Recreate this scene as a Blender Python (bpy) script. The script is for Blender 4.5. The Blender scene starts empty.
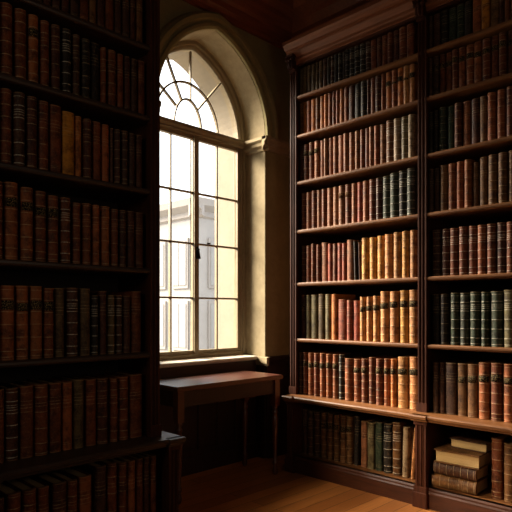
import bpy, math, random
from mathutils import Vector, Matrix
random.seed(7)
scene = bpy.context.scene
col = scene.collection
PI = math.pi

# ------------------------------------------------------------------ camera
F = 555.0
HOR = 311.0
CAMZ = 1.27
cam_d = bpy.data.cameras.new('camera')
cam_d.sensor_width = 36.0
cam_d.lens = F / 512 * 36.0
cam_d.shift_y = (HOR - 256) / 512
cam_d.clip_start = 0.05
cam_d.clip_end = 200
cam = bpy.data.objects.new('camera', cam_d)
cam.location = (0, 0, CAMZ)
cam.rotation_euler = (PI / 2, 0, -PI / 4)
col.objects.link(cam)
scene.camera = cam


def right_y(px, X):
    r = (px - 256) / F
    return X * (1 - r) / (1 + r)


def left_x(px, Y):
    r = (px - 256) / F
    return Y * (1 + r) / (1 - r)


# ------------------------------------------------------------------ materials
def lin(c):
    return c / 12.92 if c <= 0.04045 else ((c + 0.055) / 1.055) ** 2.4


def hexc(h):
    return tuple(lin(int(h[i:i + 2], 16) / 255) for i in (0, 2, 4)) + (1.0,)


class NT:
    def __init__(self, name):
        self.m = bpy.data.materials.new(name)
        self.m.use_nodes = True
        self.t = self.m.node_tree
        self.t.nodes.clear()
        self.out = self.n('ShaderNodeOutputMaterial')

    def n(self, typ, **kw):
        nd = self.t.nodes.new(typ)
        for k, v in kw.items():
            setattr(nd, k, v)
        return nd

    def l(self, a, b):
        self.t.links.new(a, b)

    def math(self, op, a, b=None, c=None):
        nd = self.n('ShaderNodeMath', operation=op)
        for i, v in enumerate((a, b, c)):
            if v is None:
                continue
            if isinstance(v, (int, float)):
                nd.inputs[i].default_value = v
            else:
                self.l(v, nd.inputs[i])
        return nd.outputs[0]

    def mix(self, fac, a, b, blend='MIX'):
        nd = self.n('ShaderNodeMix', data_type='RGBA', blend_type=blend)
        for i, v in ((0, fac), (6, a), (7, b)):
            if isinstance(v, (int, float)):
                nd.inputs[i].default_value = v
            elif isinstance(v, tuple):
                nd.inputs[i].default_value = v
            else:
                self.l(v, nd.inputs[i])
        return nd.outputs[2]

    def ramp(self, fac, stops):
        nd = self.n('ShaderNodeValToRGB')
        e = nd.color_ramp.elements
        while len(e) < len(stops):
            e.new(0.5)
        for el, (p, c) in zip(e, stops):
            el.position = p
            el.color = c if isinstance(c, tuple) else (c, c, c, 1)
        self.l(fac, nd.inputs[0])
        return nd.outputs[0]

    def coords(self, kind='Object', scale=(1, 1, 1), rot=(0, 0, 0)):
        tc = self.n('ShaderNodeTexCoord')
        mp = self.n('ShaderNodeMapping')
        mp.inputs['Scale'].default_value = scale
        mp.inputs['Rotation'].default_value = rot
        self.l(tc.outputs[kind], mp.inputs[0])
        return mp.outputs[0]

    def noise(self, vec, scale, detail=4, rough=0.6):
        nd = self.n('ShaderNodeTexNoise')
        nd.inputs['Scale'].default_value = scale
        nd.inputs['Detail'].default_value = detail
        nd.inputs['Roughness'].default_value = rough
        self.l(vec, nd.inputs['Vector'])
        return nd.outputs['Fac']

    def bsdf(self, color, rough=0.5, bump=None, bstr=0.2, bdist=0.01, metal=0, spec=0.5):
        b = self.n('ShaderNodeBsdfPrincipled')
        if isinstance(color, tuple):
            b.inputs['Base Color'].default_value = color
        else:
            self.l(color, b.inputs['Base Color'])
        if isinstance(rough, (int, float)):
            b.inputs['Roughness'].default_value = rough
        else:
            self.l(rough, b.inputs['Roughness'])
        b.inputs['Metallic'].default_value = metal
        b.inputs['Specular IOR Level'].default_value = spec
        if bump is not None:
            bp = self.n('ShaderNodeBump')
            bp.inputs['Strength'].default_value = bstr
            bp.inputs['Distance'].default_value = bdist
            self.l(bump, bp.inputs['Height'])
            self.l(bp.outputs[0], b.inputs['Normal'])
        self.l(b.outputs[0], self.out.inputs[0])
        return b


def wood(name, c0, c1, scale=(1.2, 14, 14), rough=0.38, spec=0.5):
    t = NT(name)
    v = t.coords('Object', scale)
    n1 = t.noise(v, 4.0, 6, 0.65)
    n2 = t.noise(v, 22.0, 3, 0.6)
    f = t.math('ADD', t.math('MULTIPLY', n1, 0.75), t.math('MULTIPLY', n2, 0.25))
    c = t.ramp(f, [(0.30, c0), (0.68, c1)])
    r = t.math('ADD', t.math('MULTIPLY', n1, 0.2), rough - 0.1)
    t.bsdf(c, r, n2, 0.12, 0.003, spec=spec)
    return t.m


M = {}
M['case'] = wood('dark_mahogany', hexc('26120b'), hexc('4c2818'), (10, 10, 1.0), 0.55, 0.12)
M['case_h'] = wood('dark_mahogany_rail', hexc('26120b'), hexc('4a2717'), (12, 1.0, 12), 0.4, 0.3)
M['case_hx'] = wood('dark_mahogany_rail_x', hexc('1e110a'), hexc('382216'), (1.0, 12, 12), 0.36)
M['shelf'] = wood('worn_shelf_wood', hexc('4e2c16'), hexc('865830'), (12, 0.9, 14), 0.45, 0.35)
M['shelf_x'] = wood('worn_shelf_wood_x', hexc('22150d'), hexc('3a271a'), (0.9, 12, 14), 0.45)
M['back'] = wood('case_back', hexc('140b07'), hexc('22130c'), (10, 10, 1.0), 0.7, 0.2)
M['table'] = wood('polished_table', hexc('3a180c'), hexc('5a2814'), (1.0, 14, 14), 0.36, 0.8)
M['panel'] = wood('dark_panelling', hexc('1c0f0a'), hexc('34201a'), (10, 10, 1.0), 0.5)
M['ceil'] = wood('ceiling_wood', hexc('1a0e09'), hexc('2e1a10'), (1.0, 10, 10), 0.6)
M['cornice'] = wood('cornice_mahogany', hexc('5e3420'), hexc('8c5434'), (12, 1.0, 12), 0.42, 0.4)
M['ceil_trim'] = wood('ceiling_moulding', hexc('6a3420'), hexc('8e4e30'), (1.0, 12, 12), 0.45)

# plaster
def plaster(name, c0, c1, rough=0.85):
    t = NT(name)
    v = t.coords('Object')
    n1 = t.noise(v, 3.0, 6, 0.65)
    n2 = t.noise(v, 26.0, 4, 0.6)
    f = t.math('ADD', t.math('MULTIPLY', n1, 0.7), t.math('MULTIPLY', n2, 0.3))
    c = t.ramp(f, [(0.32, c0), (0.66, c1)])
    t.bsdf(c, rough, n2, 0.25, 0.006, spec=0.2)
    return t.m


M['plaster'] = plaster('old_plaster', hexc('8e7e60'), hexc('b6a684'))
M['wall'] = plaster('brown_wall', hexc('867c58'), hexc('a09468'))
M['stone'] = plaster('outer_stone', hexc('857c6e'), hexc('938a7a'))
M['sill'] = plaster('painted_sill', hexc('cfc8ba'), hexc('e6e0d4'), 0.45)
M['frame'] = plaster('window_paint', hexc('85775e'), hexc('9f9074'), 0.5)
M['iron'] = NT('black_iron'); M['iron'].bsdf(hexc('181614'), 0.45, metal=0.8); M['iron'] = M['iron'].m
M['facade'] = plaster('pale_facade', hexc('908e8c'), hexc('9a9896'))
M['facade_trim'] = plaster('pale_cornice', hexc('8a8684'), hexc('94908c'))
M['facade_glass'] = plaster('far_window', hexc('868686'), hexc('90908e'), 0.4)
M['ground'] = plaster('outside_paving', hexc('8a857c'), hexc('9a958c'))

# glass
t = NT('window_glass')
tr = t.n('ShaderNodeBsdfTransparent'); tr.inputs[0].default_value = (0.97, 0.98, 0.98, 1)
gl = t.n('ShaderNodeBsdfGlossy'); gl.inputs['Roughness'].default_value = 0.02
lw = t.n('ShaderNodeFresnel'); lw.inputs[0].default_value = 1.35
mx = t.n('ShaderNodeMixShader')
t.l(lw.outputs[0], mx.inputs[0]); t.l(tr.outputs[0], mx.inputs[1]); t.l(gl.outputs[0], mx.inputs[2])
t.l(mx.outputs[0], t.out.inputs[0])
M['glass'] = t.m

# floor planks
t = NT('floor_planks')
v = t.coords('Object', (1, 1, 1), (0, 0, 0))
br = t.n('ShaderNodeTexBrick')
br.offset = 0.37
br.inputs['Scale'].default_value = 1.0
br.inputs['Brick Width'].default_value = 1.3
br.inputs['Row Height'].default_value = 0.11
br.inputs['Mortar Size'].default_value = 0.0022
br.inputs['Color1'].default_value = hexc('c88244')
br.inputs['Color2'].default_value = hexc('9c6030')
br.inputs['Mortar'].default_value = hexc('1c0e06')
t.l(v, br.inputs['Vector'])
g = t.noise(t.coords('Object', (2.0, 26, 1)), 3.0, 6, 0.7)
c = t.mix(0.75, br.outputs['Color'], t.ramp(g, [(0.3, 0.45), (0.7, 1.0)]), 'MULTIPLY')
t.bsdf(c, t.math('ADD', t.math('MULTIPLY', g, 0.25), 0.28), br.outputs['Fac'], -0.3, 0.003)
M['floor'] = t.m


# book leather: colour comes from each binding's own object colour
def leather(name, lines, gilt=(0.62, 0.44, 0.22, 1), wear=0.4, rough=0.55, gilt_amt=0.75):
    t = NT(name)
    oi = t.n('ShaderNodeObjectInfo')
    tc = t.n('ShaderNodeTexCoord')
    sep = t.n('ShaderNodeSeparateXYZ')
    t.l(tc.outputs['Object'], sep.inputs[0])
    X, Y, Z = sep.outputs
    off = t.n('ShaderNodeVectorMath', operation='ADD')
    cmb = t.n('ShaderNodeCombineXYZ')
    t.l(t.math('MULTIPLY', oi.outputs['Random'], 37.0), cmb.inputs[0])
    t.l(t.math('MULTIPLY', oi.outputs['Random'], 91.0), cmb.inputs[2])
    sc = t.n('ShaderNodeMapping'); sc.inputs['Scale'].default_value = (1.0, 0.35, 2.2)
    t.l(tc.outputs['Object'], sc.inputs[0])
    t.l(sc.outputs[0], off.inputs[0]); t.l(cmb.outputs[0], off.inputs[1])
    n1 = t.noise(off.outputs[0], 2.6, 5, 0.7)
    n2 = t.noise(off.outputs[0], 14.0, 4, 0.7)
    dark = t.mix(1.0, oi.outputs['Color'], (0.30, 0.25, 0.22, 1), 'MULTIPLY')
    lite = t.mix(0.35, oi.outputs['Color'], (0.55, 0.34, 0.16, 1))
    c = t.mix(t.ramp(n1, [(0.36, 0.0), (0.56, 1.0)]), dark, oi.outputs['Color'])
    c = t.mix(t.math('MULTIPLY', t.ramp(n2, [(0.52, 0.0), (0.72, 1.0)]), wear), c, lite)
    # gilt rules across the spine
    acc = None
    for z0, w in lines:
        d = t.math('ABSOLUTE', t.math('SUBTRACT', Z, z0))
        k = t.math('LESS_THAN', d, w)
        acc = k if acc is None else t.math('MAXIMUM', acc, k)
    spine = t.math('LESS_THAN', X, 0.03)
    brk = t.ramp(n2, [(0.36, 0.25), (0.55, 1.0)])
    if acc is not None:
        fac = t.math('MULTIPLY', t.math('MULTIPLY', acc, spine), t.math('MULTIPLY', brk, gilt_amt))
        c = t.mix(fac, c, t.mix(0.5, t.mix(0.6, oi.outputs['Color'], (0.5, 0.4, 0.26, 1)), gilt))
    # worn head and tail of the spine
    ends = t.math('MULTIPLY', t.math('GREATER_THAN', t.math('ABSOLUTE', t.math('SUBTRACT', Z, 0.5)), 0.485), spine)
    c = t.mix(t.math('MULTIPLY', ends, 0.5), c, lite)
    t.bsdf(c, rough, n2, 0.2, 0.02, spec=0.22)
    return t.m


BANDS5 = [0.15, 0.32, 0.49, 0.655, 0.82]
BANDS4 = [0.20, 0.40, 0.62, 0.82]
t = NT('title_patch')
oi = t.n('ShaderNodeObjectInfo'); tc = t.n('ShaderNodeTexCoord')
mp = t.n('ShaderNodeMapping'); mp.inputs['Scale'].default_value = (3, 16, 90)
t.l(tc.outputs['Object'], mp.inputs[0])
off = t.n('ShaderNodeVectorMath', operation='ADD'); t.l(mp.outputs[0], off.inputs[0])
cmb = t.n('ShaderNodeCombineXYZ'); t.l(t.math('MULTIPLY', oi.outputs['Random'], 53.0), cmb.inputs[1]); t.l(cmb.outputs[0], off.inputs[1])
nn = t.noise(off.outputs[0], 1.0, 2, 0.5)
c = t.mix(t.math('MULTIPLY', t.ramp(nn, [(0.55, 0.0), (0.64, 1.0)]), 0.6), oi.outputs['Color'], (0.55, 0.38, 0.16, 1))
t.bsdf(c, 0.8, spec=0.06)
M['title'] = t.m

t = NT('aged_paper')
v = t.coords('Object', (1, 90, 1.2))
nn = t.noise(v, 1.0, 3, 0.6)
n3 = t.noise(t.coords('Object', (3, 3, 3)), 2.0, 4, 0.6)
c = t.mix(t.ramp(n3, [(0.35, 0.0), (0.7, 1.0)]), t.ramp(nn, [(0.3, hexc('8a6e46')), (0.7, hexc('c0a274'))]), hexc('b09464'))
t.bsdf(c, 0.8, nn, 0.3, 0.01, spec=0.2)
M['paper'] = t.m


# ------------------------------------------------------------------ mesh helpers
class MB:
    def __init__(self):
        self.v = []
        self.f = []
        self.s = []

    def face(self, idx, smooth=False):
        self.f.append(tuple(idx)); self.s.append(smooth)

    def box(self, x0, x1, y0, y1, z0, z1):
        b = len(self.v)
        self.v += [(x0, y0, z0), (x1, y0, z0), (x1, y1, z0), (x0, y1, z0), (x0, y0, z1), (x1, y0, z1), (x1, y1, z1), (x0, y1, z1)]
        for q in ((0, 3, 2, 1), (4, 5, 6, 7), (0, 1, 5, 4), (1, 2, 6, 5), (2, 3, 7, 6), (3, 0, 4, 7)):
            self.face([b + i for i in q])
        return self

    def prism(self, prof, a0, a1, place, smooth=False, m0=None, m1=None):
        """closed profile [(p,q)] extruded from a0 to a1; place(a,p,q)->xyz; m0/m1(p,q) give extra mitre shift"""
        n = len(prof)
        b = len(self.v)
        for k, a in ((0, a0), (1, a1)):
            for p, q in prof:
                s = (m0 if k == 0 else m1)
                self.v.append(place(a + (s(p, q) if s else 0), p, q))
        for i in range(n):
            j = (i + 1) % n
            self.face((b + i, b + j, b + n + j, b + n + i), smooth)
        self.face([b + i for i in range(n)][::-1])
        self.face([b + n + i for i in range(n)])
        return self

    def lathe(self, prof, cx, cy, seg=20):
        b = len(self.v)
        for r, z in prof:
            for k in range(seg):
                a = 2 * PI * k / seg
                self.v.append((cx + r * math.cos(a), cy + r * math.sin(a), z))
        for i in range(len(prof) - 1):
            for k in range(seg):
                k2 = (k + 1) % seg
                self.face((b + i * seg + k, b + i * seg + k2, b + (i + 1) * seg + k2, b + (i + 1) * seg + k), True)
        self.face([b + k for k in range(seg)][::-1])
        self.face([b + (len(prof) - 1) * seg + k for k in range(seg)])
        return self

    def bar(self, p, q, w, d, up=(0, 1, 0)):
        """rectangular bar from p to q; w across, d along `up`"""
        p, q, up = Vector(p), Vector(q), Vector(up)
        t_ = (q - p).normalized()
        s = t_.cross(up).normalized() * (w / 2)
        u = up.normalized() * (d / 2)
        b = len(self.v)
        for o in (p, q):
            for k in (-s - u, s - u, s + u, -s + u):
                self.v.append(tuple(o + k))
        for f in ((0, 1, 2, 3), (7, 6, 5, 4), (0, 4, 5, 1), (1, 5, 6, 2), (2, 6, 7, 3), (3, 7, 4, 0)):
            self.face([b + i for i in f])
        return self

    def ball(self, c, r, seg=12, rings=8):
        if not isinstance(r, tuple):
            r = (r, r, r)
        b = len(self.v)
        for i in range(rings + 1):
            th = PI * i / rings
            for k in range(seg):
                a = 2 * PI * k / seg
                self.v.append((c[0] + r[0] * math.sin(th) * math.cos(a), c[1] + r[1] * math.sin(th) * math.sin(a), c[2] - r[2] * math.cos(th)))
        for i in range(rings):
            for k in range(seg):
                k2 = (k + 1) % seg
                self.face((b + i * seg + k, b + i * seg + k2, b + (i + 1) * seg + k2, b + (i + 1) * seg + k), True)
        return self

    def mesh(self, name, mat):
        me = bpy.data.meshes.new(name)
        me.from_pydata(self.v, [], self.f)
        me.polygons.foreach_set('use_smooth', self.s)
        me.update()
        import bmesh
        bm = bmesh.new(); bm.from_mesh(me)
        bmesh.ops.remove_doubles(bm, verts=bm.verts, dist=1e-6)
        bmesh.ops.recalc_face_normals(bm, faces=bm.faces)
        bm.to_mesh(me); bm.free()
        if mat is not None:
            me.materials.append(mat)
        return me

    def build(self, name, mat, parent=None, loc=(0, 0, 0), bevel=0):
        o = bpy.data.objects.new(name, self.mesh(name, mat))
        o.location = loc
        col.objects.link(o)
        if parent is not None:
            o.parent = parent
            o.matrix_parent_inverse = parent_inv(parent)
        if bevel:
            md = o.modifiers.new('edge', 'BEVEL')
            md.width = bevel; md.segments = 2; md.limit_method = 'ANGLE'; md.angle_limit = 0.6
        return o


def parent_inv(p):
    return Matrix.Translation(p.location).inverted() if p.rotation_euler[2] == 0 else p.matrix_basis.inverted()


def empty(name, label, cat, loc, group=None):
    o = bpy.data.objects.new(name, None)
    o.empty_display_size = 0.1
    o.location = loc
    col.objects.link(o)
    o['label'] = label; o['category'] = cat
    if group:
        o['group'] = group
    return o


def struct(o):
    o['kind'] = 'structure'
    return o


PY = lambda a, p, q: (p, a, q)      # extrude along y, profile (x,z)
PX = lambda a, p, q: (a, p, q)      # extrude along x, profile (y,z)
PZ = lambda a, p, q: (p, q, a)      # extrude along z, profile (x,y)

# ------------------------------------------------------------------ room shell
CEIL = 3.95
WY = 3.34        # window wall inner face
RX = 3.78        # right wall inner face
XC, HA, SPR, RISE = 2.88, 0.57, 2.77, 0.72
XM = 2.90        # middle of the two casements
RR = (HA * HA + RISE * RISE) / (2 * HA)
CO = RR - HA     # arc centres sit this far beyond the axis


def arch_pts(d, z0, n=18):
    """opening outline moved inward by d: left foot, arc, apex, arc, right foot -> [(x,z)]"""
    r = RR - d
    th = math.acos(CO / r)
    pts = [(XC - HA + d, z0)]
    for i in range(n + 1):
        a = th * i / n
        pts.append((XC + CO - r * math.cos(a), SPR + r * math.sin(a)))
    for i in range(n - 1, -1, -1):
        a = th * i / n
        pts.append((XC - CO + r * math.cos(a), SPR + r * math.sin(a)))
    pts.append((XC + HA - d, z0))
    return pts


def sweep_arch(mb, prof, z0, jambs=True, smooth=False):
    """closed profile [(d,y)] swept along the arch"""
    rings = []
    for d, y in prof:
        pts = arch_pts(d, z0)
        if not jambs:
            pts = pts[1:-1]
        b = len(mb.v)
        mb.v += [(x, y, z) for x, z in pts]
        rings.append((b, len(pts)))
    n = rings[0][1]
    k = len(rings)
    for i in range(k):
        a, b = rings[i][0], rings[(i + 1) % k][0]
        for j in range(n - 1):
            mb.face((a + j, a + j + 1, b + j + 1, b + j), smooth)
    mb.face([r[0] for r in rings]); mb.face([r[0] + n - 1 for r in rings][::-1])


def arch_wall(x0, x1, y0, y1, d, z0, z1):
    mb = MB()
    pts = arch_pts(d, z0)
    for y in (y0, y1):
        b = len(mb.v)
        mb.v += [(x, y, z) for x, z in pts]
        t_ = len(mb.v)
        mb.v += [(x, y, z1) for x, z in pts]
        for i in range(1, len(pts) - 2):
            mb.face((b + i, b + i + 1, t_ + i + 1, t_ + i))
        l0 = len(mb.v)
        mb.v += [(x0, y, z0), (x0, y, z1), (x1, y, z0), (x1, y, z1)]
        n = len(pts)
        mb.face((l0, b, b + 1, t_ + 1, l0 + 1))
        mb.face((b + n - 1, l0 + 2, l0 + 3, t_ + n - 2, b + n - 2))
        if y == y0:
            f0 = b
        else:
            for i in range(n - 1):
                mb.face((f0 + i, b + i, b + i + 1, f0 + i + 1))
    mb_ends = [(x0, x0), (x1, x1)]
    for xx in (x0, x1):
        b = len(mb.v)
        mb.v += [(xx, y0, z0), (xx, y1, z0), (xx, y1, z1), (xx, y0, z1)]
        mb.face((b, b + 1, b + 2, b + 3))
    b = len(mb.v)
    mb.v += [(x0, y0, z1), (x1, y0, z1), (x1, y1, z1), (x0, y1, z1)]
    mb.face((b, b + 1, b + 2, b + 3))
    return mb


X0, Y0 = -2.2, -2.6
struct(MB().box(X0, RX + 0.25, Y0, 3.46, -0.1, 0).build('floor', M['floor']))
struct(MB().box(X0, RX + 0.25, Y0, 4.0, CEIL, CEIL + 0.12).build('ceiling', M['ceil']))
struct(MB().box(RX, RX + 0.2, Y0, 3.98, 0, CEIL).build('wall_right', M['wall']))
struct(MB().box(X0 - 0.2, X0, Y0, 3.98, 0, CEIL).build('wall_west', M['panel']))
struct(MB().box(X0, RX + 0.2, Y0 - 0.2, Y0, 0, CEIL).build('wall_back', M['panel']))
struct(MB().box(X0, 1.752, 2.87, 3.90, 0, CEIL).build('wall_left', M['wall']))
struct(arch_wall(1.75, RX, WY, 3.62, 0.0, 0.0, CEIL).build('wall_window', M['plaster']))
wo = arch_wall(1.75, RX, 3.68, 3.90, 0.05, 0.86, CEIL)
wo.box(1.75, RX, 3.45, 3.90, -0.1, 0.85)
struct(wo.build('wall_outer', M['stone']))
# brown paint on the room face of the window wall (thin skin of the wall, pierced by the arch)
wf = arch_wall(1.752, RX, WY - 0.006, WY, -0.005, 0.0, CEIL)
struct(wf.build('wall_window_face', M['wall']))

# arch moulding on the wall face
mb = MB()
prof = [(0.0, WY - 0.005), (0.0, WY - 0.03), (-0.018, WY - 0.045), (-0.04, WY - 0.045), (-0.048, WY - 0.028), (-0.062, WY - 0.028),
        (-0.075, WY - 0.055), (-0.105, WY - 0.06), (-0.125, WY - 0.04), (-0.135, WY - 0.02), (-0.14, WY - 0.005)]
sweep_arch(mb, prof, SPR, jambs=False)
struct(mb.build('trim_1', M['wall']))
# impost: right jamb and on over the wall face
ipz = [(0.0, 2.655), (0.012, 2.66), (0.012, 2.68), (0.03, 2.70), (0.03, 2.725), (0.05, 2.745), (0.05, 2.77), (0.0, 2.77)]
mb = MB()
JX = XC + HA
mb.prism([(JX - p * 0.9, z) for p, z in ipz], WY - 0.05, 3.60, PY)
mb.prism([(WY - 0.005 - p, z) for p, z in ipz], JX - 0.045, RX, PX)
struct(mb.build('trim_2', M['plaster']))
mb = MB()
JL = XC - HA
mb.prism([(JL + p * 0.4, z) for p, z in ipz], WY - 0.05, 3.60, PY)
mb.prism([(WY - 0.005 - p, z) for p, z in ipz], 1.752, JL + 0.02, PX)
struct(mb.build('trim_3', M['plaster']))

# wainscot right of the window recess + chair rail
mb = MB()
mb.box(JX, RX, WY - 0.022, WY - 0.006, 0.0, 0.80)
mb.box(JX + 0.05, RX - 0.05, WY - 0.032, WY - 0.02, 0.22, 0.70)
struct(mb.build('trim_4', M['panel'], bevel=0.003))
mb = MB()
mb.prism([(WY - 0.006, 0.80), (WY - 0.03, 0.80), (WY - 0.04, 0.82), (WY - 0.05, 0.845), (WY - 0.05, 0.87), (WY - 0.006, 0.875)], JX + 0.001, RX, PX)
struct(mb.build('trim_15', M['panel']))
mb = MB()
mb.prism([(JX, 0.80), (JX - 0.02, 0.80), (JX - 0.03, 0.82), (JX - 0.03, 0.87), (JX, 0.875)], WY - 0.05, 3.45, PY)
struct(mb.build('trim_5', M['plaster']))
mb = MB()
mb.box(JX - 0.02, JX, WY - 0.006, 3.45, 0.0, 0.80)
mb.box(JL, JL + 0.02, WY - 0.006, 3.45, 0.0, 0.87)
struct(mb.build('trim_6', M['panel']))
# panelling under the sill
mb = MB()
mb.box(JL + 0.02, JX - 0.02, 3.425, 3.45, 0.0, 0.85)
for i in range(5):
    a = JL + 0.06 + i * 0.2
    mb.box(a, a + 0.16, 3.412, 3.426, 0.18, 0.66)
struct(mb.build('trim_7', M['panel'], bevel=0.004))
mb = MB().box(JL + 0.02, JX - 0.02, 3.40, 3.425, 0.0, 0.13)
struct(mb.build('baseboard_window', M['panel'], bevel=0.006))
mb = MB().box(JX, RX, WY - 0.045, WY - 0.022, 0.0, 0.14)
struct(mb.build('baseboard_right', M['panel'], bevel=0.006))

# ceiling cornice (window wall, right wall, left wall)
cz = [(0.0, 3.60), (0.03, 3.60), (0.04, 3.63), (0.075, 3.65), (0.085, 3.69), (0.12, 3.70), (0.16, 3.76), (0.17, 3.80), (0.23, 3.83), (0.27, 3.89), (0.30, 3.90), (0.30, 3.95), (0.0, 3.95)]
mb = MB()
mb.prism([(WY - 0.006 - p, z) for p, z in cz], 1.752, RX, PX)
struct(mb.build('trim_8', M['ceil_trim']))
mb = MB()
mb.prism([(RX - p, z) for p, z in cz], Y0, WY - 0.01, PY)
struct(mb.build('trim_9', M['ceil_trim']))
mb = MB()
mb.prism([(2.87 - p, z) for p, z in cz], X0, 1.752, PX)
struct(mb.build('trim_10', M['ceil_trim']))
# ceiling beams
for i, yy in enumerate((2.3, 1.1, -0.1, -1.3)):
    mb = MB().box(X0, RX - 0.3, yy - 0.09, yy + 0.09, CEIL - 0.14, CEIL)
    struct(mb.build('trim_%d' % (11 + i), M['ceil_trim'], bevel=0.01))

# ------------------------------------------------------------------ window
win = bpy.data.objects.new('window_1', None)
win.location = (XC, 3.63, 0.86)
col.objects.link(win)
struct(win)
win['label'] = 'tall arched window with fanlight and small leaded panes'
ZB = 0.862
mb = MB()
sweep_arch(mb, [(0.0, 3.57), (0.0, 3.68), (0.055, 3.68), (0.055, 3.62), (0.045, 3.60), (0.03, 3.595), (0.025, 3.575)], ZB)
mb.box(JL, JX, 3.585, 3.675, ZB, 0.915)
struct(mb.build('window_frame', M['frame'], win))
mb = MB()
mb.prism([(3.565, 2.72), (3.565, 2.735), (3.55, 2.75), (3.55, 2.765), (3.57, 2.785), (3.66, 2.785), (3.66, 2.72)], JL + 0.03, JX - 0.03, PX)
struct(mb.build('transom', M['frame'], win))
for a, b in ((JL + 0.05, XM - 0.002), (XM + 0.002, JX - 0.05)):
    mb = MB()
    w = 0.024
    mb.box(a, a + w, 3.605, 3.645, 0.912, 2.722); mb.box(b - w, b, 3.605, 3.645, 0.912, 2.722)
    mb.box(a + w, b - w, 3.605, 3.645, 0.912, 0.945); mb.box(a + w, b - w, 3.605, 3.645, 2.69, 2.722)
    struct(mb.build('sash', M['frame'], win, bevel=0.003))
mb = MB()
for z in (1.378, 1.828, 2.25):
    for a, b in ((JL + 0.07, XM - 0.025), (XM + 0.025, JX - 0.07)):
        mb.box(a, b, 3.616, 3.640, z - 0.0075, z + 0.0075)
for x in (2.655, 3.144):
    mb.box(x - 0.007, x + 0.007, 3.615, 3.641, 0.94, 2.695)
struct(mb.build('glazing_bars', M['frame'], win))
mb = MB().box(XM - 0.023, XM + 0.023, 3.590, 3.607, 0.915, 2.72)
struct(mb.build('mullion', M['frame'], win, bevel=0.004))
# fanlight bars
mb = MB()
FX, FZ = 2.83, 2.785


def ring(rx, rz, n=26):
    pts = [(FX + rx * math.cos(PI * i / n), 3.626, FZ + rz * math.sin(PI * i / n)) for i in range(n + 1)]
    for p, q in zip(pts, pts[1:]):
        mb.bar(p, q, 0.013, 0.022)


ring(0.14, 0.225)
ring(0.325, 0.36)
for p, q in (((2.857, 3.005), (2.857, 3.41)), ((2.765, 2.99), (2.60, 3.335)), ((2.71, 2.93), (2.455, 3.13)), ((2.93, 2.945), (3.185, 3.245))):
    mb.bar((p[0], 3.626, p[1]), (q[0], 3.626, q[1]), 0.013, 0.022)
struct(mb.build('fanlight_bars', M['frame'], win))
# glass (one window's panes)
mb = MB()
pts = arch_pts(0.05, 0.9)
b = len(mb.v)
mb.v += [(x, 3.628, z) for x, z in pts]
mb.face(range(len(pts)))
struct(mb.build('pane', M['glass'], win))
mb = MB()
mb.box(XM - 0.009, XM + 0.009, 3.585, 3.594, 1.70, 1.80)
mb.ball((XM, 3.575, 1.775), (0.014, 0.016, 0.014)); mb.bar((XM, 3.575, 1.78), (XM + 0.012, 3.57, 1.70), 0.014, 0.014)
mb.box(XM + 0.12, XM + 0.155, 3.600, 3.614, 1.836, 1.846)
struct(mb.build('latch', M['iron'], win))
mb = MB()
mb.prism([(3.415, 0.845), (3.405, 0.855), (3.405, 0.868), (3.415, 0.876), (3.60, 0.885), (3.60, 0.845)], JL + 0.001, JX - 0.001, PX)
struct(mb.build('window_sill', M['sill'], win))

# ------------------------------------------------------------------ outside
struct(MB().box(-30, 60, 4.2, 70, -1.3, -1.2).build('ground', M['ground']))
bl = empty('building', 'pale stone house with a cornice, seen hazily through the window', 'building', (11, 13.6, -1.2))
mb = MB().box(11, 17, 13.6, 22, -1.2, 4.4)
mb.build('wall', M['facade'], bl)
mb = MB()
cp = [(0.0, 4.2), (0.1, 4.25), (0.1, 4.4), (0.35, 4.55), (0.4, 4.75), (0.0, 4.75)]
mb.prism([(11 - p, z) for p, z in cp], 13.25, 22, PY)
mb.prism([(13.6 - p, z) for p, z in cp], 10.65, 17, PX)
mb.build('cornice', M['facade_trim'], bl)
mb = MB()
mb.v += [(10.6, 13.2, 4.75), (17, 13.2, 4.75), (17, 22, 4.75), (10.6, 22, 4.75), (12.8, 15.5, 5.4), (15.5, 15.5, 5.4), (15.5, 20, 5.4), (12.8, 20, 5.4)]
for q in ((0, 1, 5, 4), (1, 2, 6, 5), (2, 3, 7, 6), (3, 0, 4, 7), (4, 5, 6, 7)):
    mb.face(q)
mb.build('roof', M['facade_trim'], bl)
for zz in (0.1, 2.1):
    for yy in (14.1, 15.3, 16.5, 17.7, 18.9):
        w_ = MB().box(10.94, 11.0, yy - 0.08, yy + 0.78, zz - 0.1, zz + 1.5).build('window', M['facade_trim'], bl)
        MB().box(10.92, 10.95, yy, yy + 0.33, zz, zz + 1.4).box(10.92, 10.95, yy + 0.37, yy + 0.7, zz, zz + 1.4).build('pane', M['facade_glass'], w_)
    for xx in (11.5, 12.8, 14.1):
        w_ = MB().box(xx - 0.08, xx + 0.78, 13.54, 13.6, zz - 0.1, zz + 1.5).build('window', M['facade_trim'], bl)
        MB().box(xx, xx + 0.33, 13.52, 13.55, zz, zz + 1.4).box(xx + 0.37, xx + 0.7, 13.52, 13.55, zz, zz + 1.4).build('pane', M['facade_glass'], w_)

# ------------------------------------------------------------------ bookcases
SH = [3.00, 2.685, 2.31, 1.92, 1.498, 1.05, 0.60, 0.13]
TOPZ = 3.27


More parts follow.
